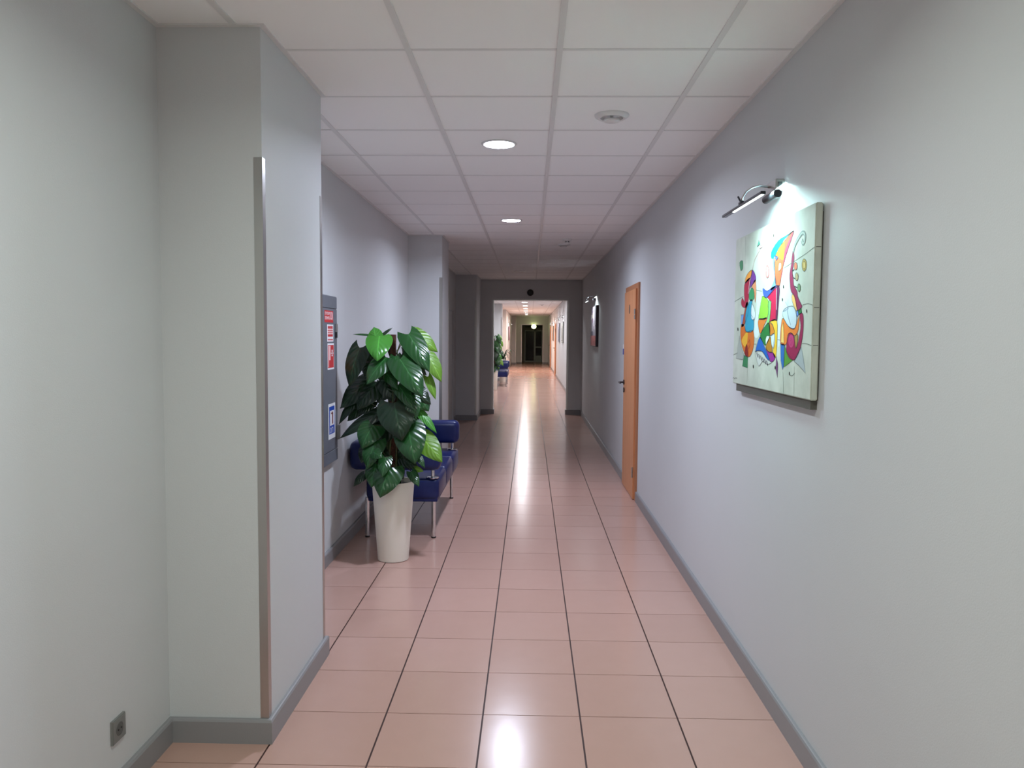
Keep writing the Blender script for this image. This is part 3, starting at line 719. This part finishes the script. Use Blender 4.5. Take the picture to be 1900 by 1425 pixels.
# fine cracks, ticks and small marks
for pts in ([(1361.6,560),(1371,555),(1380,549.5)], [(1403,538),(1408,539),(1414,540.5)], [(1454,498),(1474,485),(1495,471),(1514,457.4)], [(1489.5,566),(1499.6,563),(1508,566),(1514,567.5)],
            [(1488.4,637.6),(1497.3,637.6),(1508,641.6)], [(1360,658.5),(1369,654.7)], [(1387,683),(1386,712)], [(1474,680),(1473,740)], [(1399,638.5),(1404,638.5)], [(1443,630),(1448,631)], [(1384,440),(1383,490)], [(1453,690),(1454,735)]):
    line(pts, .0018, (95,100,90), 2)
for u_, v_ in ((1369.5,611),(1398,680),(1435.8,437),(1454,532),(1452,556),(1497,577),(1465,693),(1438.5,682)):
    shape([(u_-.6, v_-3), (u_+.8, v_-2), (u_+.6, v_+3), (u_-.8, v_+2)], (45,40,35), 3, True, False)
line([(1466,696),(1470,697),(1475,692)], .002, (80,80,75), 3, curve=True)
line([(1360,702),(1362,700),(1363,703),(1365,701),(1368,702)], .002, (60,60,60), 3)
obj('canvas_print', pr, pmats, pic)
# cracks continuing on the wrapped near side of the canvas
for z in (1.905, 1.690, 1.555): obj('painted_crack', B((FX+.004, 1.030, PY0-.0004, PY0+.001, z-.001, z+.001)), pal((70,68,60)), pic)

# smaller pictures
def picture(y0, y1, z0, z1, label, bands, side=1, dark=(.03,.02,.03), th=.04):
    wx = XR if side > 0 else -1.04; s = -side
    t = empty('framed_picture', (wx, (y0+y1)/2, z0), label, 'picture', 'framed pictures along the hallway')
    xs = sorted((wx, wx+s*th)); bm = B((xs[0], xs[1], y0, y1, z0, z1)); bmesh.ops.bevel(bm, geom=list(bm.edges), offset=.003, segments=1, affect='EDGES')
    obj('frame', bm, mat('picture_edge', dark, .5), t)
    bm = bmesh.new(); mats_ = []
    for (ya, yb, za, zb, c, ly) in bands:
        xx = sorted((wx+s*(th-.001), wx+s*(th+.0008+ly*.0006))); mats_.append(pal(c))
        box(bm, xx[0], xx[1], y0+(y1-y0)*ya, y0+(y1-y0)*yb, z0+(z1-z0)*za, z0+(z1-z0)*zb, len(mats_)-1)
    obj('picture_print', bm, mats_, t)
    return t
random.seed(5)
bands = [(.02, .98, .02, .98, (150,140,150), 0), (.02, .98, .02, .27, (165,95,95), 1), (.30, .98, .27, .36, (120,110,125), 1), (.55, .85, .27, .38, (70,65,80), 2)]
for k in range(16):
    a = random.uniform(.05, .85); b = random.uniform(.30, .85)
    bands.append((a, a+random.uniform(.03, .10), b, b+random.uniform(.04, .13), random.choice([(190,175,190),(110,70,100),(225,215,220),(95,85,110),(170,120,140),(200,190,170)]), 2+k % 3))
for k in range(6):
    a = random.uniform(.05, .85); bands.append((a, a+.07, .05, .05+random.uniform(.05, .18), random.choice([(140,60,65),(190,120,110)]), 3))
picture(11.85, 12.87, 1.425, 2.06, 'dark-edged city picture under a lit lamp, between the wooden door and the partition', bands)
for (y0, nm, c1, c2) in ((23.9, 'first picture on the right wall beyond the near opening', (200,200,190), (150,150,140)), (27.0, 'second picture on the right wall beyond the near opening', (160,160,175), (110,105,130)),
                     (34.1, 'distant picture between the two far wooden doors on the right wall', (190,130,80), (120,75,50))):
    picture(y0, y0+1.0, 1.38, 2.04, nm, [(.02,.98,.02,.98,c1,0), (.2,.45,.15,.8,c2,1), (.55,.8,.2,.7,c2,1), (.1,.9,.08,.14,c2,1)], dark=(.2,.2,.2))
    picture_lamp(y0+.5, 'lit lamp above the '+nm, power=.35, colr=(.95,.98,1))
picture(36.9, 37.9, 1.38, 2.04, 'distant picture on the far left wall beyond the pillars', [(.02,.98,.02,.98,(150,110,130),0), (.2,.7,.2,.8,(190,170,180),1)], side=-1, dark=(.15,.1,.12))
picture_lamp(37.4, 'distant lit picture lamp on the far left wall', side=-1, power=.35, colr=(.95,.98,1))

# glowing lamp over the far opening
p = at(990.5, 606, 1, YP2-.06)
gl = empty('exit_lamp', (p.x, YP2, p.z), 'round glowing yellow-green lamp at the head of the far dark opening', 'lamp')
bm = bmesh.new(); bmesh.ops.create_uvsphere(bm, u_segments=20, v_segments=12, radius=.135); 
bmesh.ops.transform(bm, matrix=Matrix.Translation((p.x, YP2-.07, p.z)) @ Matrix.Diagonal((1, .45, .9, 1)), verts=bm.verts)
obj('globe', bm, mat('globe_glow', (.8, .8, .6), .4, emit=((.92, 1, .42), EXIT_GLOW)), gl, smooth=True)
obj('mount', B((p.x-.05, p.x+.05, YP2-.03, YP2, p.z+.06, p.z+.14)), M['white'], gl)

# ------------------------------------------------------------------ sofa
def sofa():
    t = empty('waiting_sofa', (-1.0, 6.68, 0), 'navy blue leather bench sofa on chrome legs behind the big plant', 'sofa', 'navy sofas along the left wall')
    x0, x1, y0, y1 = -1.255, -.69, 5.86, 7.50
    sb = .305; st = .485
    L = (y1-y0)/3
    for k in range(3):
        bm = rbox(x0, x1, y0+k*L+.001, y0+(k+1)*L-.001, sb+.01, st, .035, 5)
        for v in bm.verts:      # soft crown
            if v.co.z > st-.02:
                u = (v.co.x-x0)/(x1-x0); w_ = (v.co.y-(y0+k*L))/L
                v.co.z += .012*math.sin(math.pi*max(0, min(1, u)))*math.sin(math.pi*max(0, min(1, w_)))
        obj('seat_cushion', bm, M['leather'], t, smooth=True)
    obj('seat_base', rbox(x0+.015, x1-.012, y0+.012, y1-.012, sb-.004, sb+.05, .008, 2), M['leather'], t, smooth='auto')
    for ya in (5.80, 7.32):
        obj('armrest', rbox(-1.22, -.675, ya, ya+.155, .550, .768, .052, 6), M['leather'], t, smooth=True)
    obj('backrest', rbox(-1.372, -1.215, 5.80, 7.475, .550, .772, .052, 6), M['leather'], t, smooth=True)
    for x, y in ((-1.262, 5.955), (-.742, 5.955), (-.752, 7.43), (-1.262, 7.43)):
        bm = bmesh.new(); tube(bm, [(x, y, .010), (x, y, sb+.01)], .0165, 16); lg = obj('leg', bm, M['chrome'], t, smooth='auto')
        bm = bmesh.new(); tube(bm, [(x, y, 0), (x, y, .012)], .019, 16); obj('foot', bm, M['black'], lg, smooth='auto', loc=(0, 0, 0))
    for x, y in ((-.742, 5.90), (-1.15, 5.90), (-.742, 7.40), (-1.15, 7.40), (-1.20, 6.68)):
        if x == -1.20: pts = [(x-.02, y, .45), (x-.05, y, .60)]
        else: pts = [(x, y, .46), (x, y, .57)]
        bm = bmesh.new(); tube(bm, pts, .0135, 14); po = obj('post', bm, M['chrome'], t, smooth='auto')
        bm = bmesh.new(); lathe(bm, [(.045, .482), (.050, .488), (.045, .494), (.018, .496)], x, y, 24); obj('collar', bm, M['chrome'], po, smooth='auto', loc=(0, 0, 0))
    return t
sf = sofa()
s2 = copy_tree(sf); s2.location = (-1.0, 24.95, 0); s2['label'] = 'distant navy blue sofa seen through the near opening at the left'

# ------------------------------------------------------------------ potted plant
PX, PYc = -.955, 5.37
def pot(t, x, y, h, r0, r1):
    bm = bmesh.new(); lathe(bm, [(r0-.01, 0), (r0, .004), (r0+(r1-r0)*.5, h*.5), (r1, h-.004), (r1-.002, h), (r1-.008, h-.002), (r1-.012, h-.05)], x, y, 48, cap0=True)
    obj('pot', bm, M['pot'], t, smooth='auto')
    bm = bmesh.new(); lathe(bm, [(.001, h-.02), (r1*.5, h-.024), (r1-.0115, h-.034)], x, y, 32); obj('soil', bm, M['soil'], t, smooth=True)
def leaf_mesh(b, tip, wd, face, curl=.12, nseg=10, lobes=.16, cup=.10):
    """heart-shaped blade from the base b to the tip, wd wide, upper side towards 'face'"""
    b, tip = Vector(b), Vector(tip); ax = tip-b; L = ax.length; ax.normalize()
    side = ax.cross(face).normalized(); nrm = side.cross(ax).normalized()
    if nrm.dot(face) < 0: nrm = -nrm
    prof = [.66, .92, 1.0, 1.0, .97, .90, .79, .64, .45, .23, 0.0]
    cols_ = [-1, -.72, -.38, 0, .38, .72, 1]
    bm = bmesh.new(); uvl = bm.loops.layers.uv.new('UVMap'); grid = []
    for s in range(nseg+1):
        t = s/nseg; row = []
        for c in cols_:
            tt = t-lobes*abs(c)**1.5*(1-t)**2*1.3
            x = c*prof[s]*wd/2
            dz = -cup*wd*(abs(c)**1.4)*(1-.5*t) + .16*wd*math.sin(math.pi*min(1, max(0, t)))*.35 - curl*L*t*t
            dz += .018*wd*math.sin(9*t+3*abs(c))*(abs(c))
            v = bm.verts.new(b+ax*(tt*L)+side*x+nrm*dz); row.append((v, (c, t)))
        grid.append(row)
    for s in range(nseg):
        for k in range(6):
            q = [grid[s][k], grid[s][k+1], grid[s+1][k+1], grid[s+1][k]]
            if s == nseg-1:
                pass
            f = bm.faces.new([a[0] for a in q])
            for lp_, a in zip(f.loops, q): lp_[uvl].uv = a[1]
    bmesh.ops.remove_doubles(bm, verts=bm.verts, dist=1e-6)
    return bm
def a1(x, y, Y): return at(620+x/8.905, 595+y/8.905, 1, Y)      # upper half of the plant
def a2(x, y, Y): return at(620+x/7.705, 740+y/7.705, 1, Y)      # lower half
S1, S2 = 5.32/1436/8.905, 5.32/1436/7.705
# (half, base, tip, width, depth base, depth tip, tone, sideways lean)
LV = [
 (1,(750,255),(705,605),380,5.30,5.17,'b',.1), (1,(690,290),(650,100),215,5.30,5.33,'b',-.1), (1,(560,235),(315,215),34,5.36,5.34,'g',0),
 (1,(425,450),(215,1045),330,5.32,5.24,'d',-.2), (1,(860,610),(540,985),320,5.27,5.13,'g',-.1), (1,(530,470),(640,700),330,5.40,5.38,'d',0),
 (1,(800,235),(958,108),50,5.36,5.38,'d',0), (1,(1330,210),(1705,480),260,5.42,5.40,'l',.3), (1,(1230,225),(1560,775),340,5.30,5.17,'g',.2),
 (1,(1560,590),(1775,975),240,5.38,5.34,'l',.3), (1,(1120,560),(1510,860),270,5.40,5.36,'d',.1), (1,(1090,640),(1440,1190),400,5.22,5.08,'g',.15),
 (1,(1010,590),(1020,925),190,5.28,5.18,'g',-.1), (1,(850,850),(1035,1105),170,5.26,5.18,'g',.1), (1,(1550,930),(1680,1275),140,5.40,5.36,'l',.3),
 (1,(560,1000),(90,1395),370,5.40,5.32,'d',-.2), (1,(690,1050),(370,1430),360,5.38,5.30,'d',-.1), (1,(1060,1060),(1300,1425),220,5.24,5.14,'g',.2),
 (1,(1240,1080),(1580,1340),300,5.36,5.30,'d',.2), (1,(830,1000),(980,1330),260,5.36,5.32,'d',0), (1,(780,760),(760,1010),150,5.44,5.42,'d',0),
 (2,(280,40),(52,335),130,5.38,5.34,'d',-.3), (2,(540,40),(325,225),160,5.42,5.38,'d',-.1), (2,(640,190),(78,515),190,5.36,5.28,'d',-.3),
 (2,(860,60),(950,555),460,5.20,5.10,'d',0), (2,(1100,-30),(1165,270),210,5.22,5.16,'g',.1), (2,(1180,-60),(1350,150),260,5.34,5.30,'g',.3),
 (2,(1220,180),(1460,460),120,5.34,5.28,'b',.3), (2,(1240,540),(1525,865),290,5.30,5.20,'l',.1), (2,(1060,400),(1140,885),400,5.22,5.10,'g',0),
 (2,(560,380),(390,670),330,5.26,5.16,'g',-.1), (2,(600,600),(455,965),270,5.22,5.12,'g',-.1), (2,(560,760),(672,830),150,5.15,5.11,'g',0),
 (2,(740,840),(682,1092),170,5.16,5.08,'g',0), (2,(600,930),(520,1240),250,5.20,5.12,'g',-.1), (2,(800,980),(650,1375),370,5.18,5.08,'g',0),
 (2,(1190,800),(1290,975),90,5.24,5.20,'g',.1), (2,(1150,1000),(1268,1030),80,5.30,5.28,'l',0), (2,(1100,1040),(1205,1235),130,5.26,5.20,'g',.1),
 (2,(940,850),(1200,980),160,5.34,5.30,'d',0), (2,(430,1080),(275,1235),120,5.38,5.34,'d',-.2), (2,(700,300),(560,560),330,5.38,5.32,'d',-.1),
 (2,(980,560),(860,820),260,5.42,5.38,'d',0), (2,(480,700),(380,900),200,5.40,5.36,'d',0), (2,(700,650),(780,900),260,5.42,5.40,'d',0),
 (1,(1000,1150),(1120,1400),260,5.40,5.38,'d',0), (1,(980,760),(1180,1000),300,5.40,5.37,'d',.1), (1,(620,640),(480,900),280,5.40,5.38,'d',-.1),
 (1,(900,1050),(700,1330),300,5.38,5.34,'d',-.1), (2,(980,150),(1180,420),320,5.34,5.30,'d',.1), (2,(820,300),(620,640),330,5.36,5.32,'d',-.1),
 (2,(760,560),(900,880),300,5.40,5.36,'d',0), (2,(640,760),(480,1060),300,5.32,5.26,'d',-.1), (2,(380,120),(180,300),180,5.42,5.40,'d',-.2),
 (2,(1060,640),(960,930),240,5.36,5.32,'d',.1), (2,(860,900),(980,1130),200,5.38,5.34,'d',0)]
pl_ = empty('potted_plant', (PX, PYc, 0), 'tall leafy climbing plant in a tapered cream pot in front of the near sofa', 'plant', 'tall potted climbing plants')
pot(pl_, PX, PYc, .562, .108, .148)
bm = bmesh.new()
tube(bm, [(PX, PYc, .5), (PX-.004, PYc, 1.0), (PX+.002, PYc, 1.585)], [.024, .023, .022], 14)
obj('moss_pole', bm, M['moss'], pl_, smooth='auto')
stems = bmesh.new()
for k in range(5):
    a = k*1.3; tube(stems, [(PX+.05*math.cos(a), PYc+.05*math.sin(a), .53), (PX+.035*math.cos(a+.6), PYc+.035*math.sin(a+.6), .9), (PX+.03*math.cos(a+1.4), PYc+.03*math.sin(a+1.4), 1.2+.07*k)], [.008, .007, .005], 6)
tone = {'d': 'leaf_d', 'g': 'leaf_g', 'b': 'leaf_b', 'l': 'leaf_l'}
for (hf, b, tp, wd, yb, yt, tn, lean) in LV:
    A, Sx = (a1, S1) if hf == 1 else (a2, S2)
    pb, pt = A(*b, yb), A(*tp, yt); lx_ = XL+.02
    pb.x = max(pb.x, lx_); pt.x = max(pt.x, lx_)
    face = Vector((lean, -1, .45)).normalized()
    pt = pb+(pt-pb)*1.04; bm = leaf_mesh(pb, pt, wd*Sx*1.16, face)
    for v in bm.verts: v.co.x = max(v.co.x, XL+.012)
    obj('leaf', bm, M[tone[tn]], pl_, smooth=True)
    z0_ = max(.58, min(1.45, pb.z-.14)); c0 = Vector((PX+.02*(1 if pb.x > PX else -1), PYc+.02, z0_))
    mid = (c0+pb)/2+Vector((0, .02, .05))
    tube(stems, smooth_open([tuple(c0), tuple(mid), tuple(pb+Vector((0, .012, 0)))], 4), .0035, 6)
obj('stems', stems, M['stem'], pl_, smooth=True)
p2 = copy_tree(pl_); p2.location = (-1.045, 22.6, 0); p2.scale = (.76, .88, 1)
p2['label'] = 'distant tall leafy plant in a cream pot, just behind the near opening'

# spiky plant behind the far sofa
t = empty('spiky_plant', (-.93, 26.35, 0), 'distant dark arching plant in a pale pot behind the far sofa', 'plant')
pot(t, -.93, 26.35, .79, .10, .13)
random.seed(11)
for k in range(22):
    a = k*2.4; rr = random.uniform(.18, .40); h = random.uniform(.05, .34)
    d = Vector((math.cos(a), math.sin(a), 0))
    if d.x < 0: rr *= .8
    b0 = Vector((-.93, 26.35, .78))+d*.02
    pts = smooth_open([tuple(b0), tuple(b0+d*rr*.4+Vector((0, 0, h*.9))), tuple(b0+d*rr*.8+Vector((0, 0, h))), tuple(b0+d*rr*1.1+Vector((0, 0, h-.10)))], 3)
    sd = d.cross(Vector((0, 0, 1))); bm = bmesh.new(); prev = None; n = len(pts)
    for i, q in enumerate(pts):
        w_ = .028*math.sin(math.pi*(.12+.86*i/(n-1)))+.002
        cur = [bm.verts.new(q-sd*w_), bm.verts.new(q+Vector((0, 0, -.004))), bm.verts.new(q+sd*w_)]
        if prev:
            for j in (0, 1): bm.faces.new((prev[j], prev[j+1], cur[j+1], cur[j]))
        prev = cur
    obj('leaf', bm, M['leaf_d'], t, smooth=True)
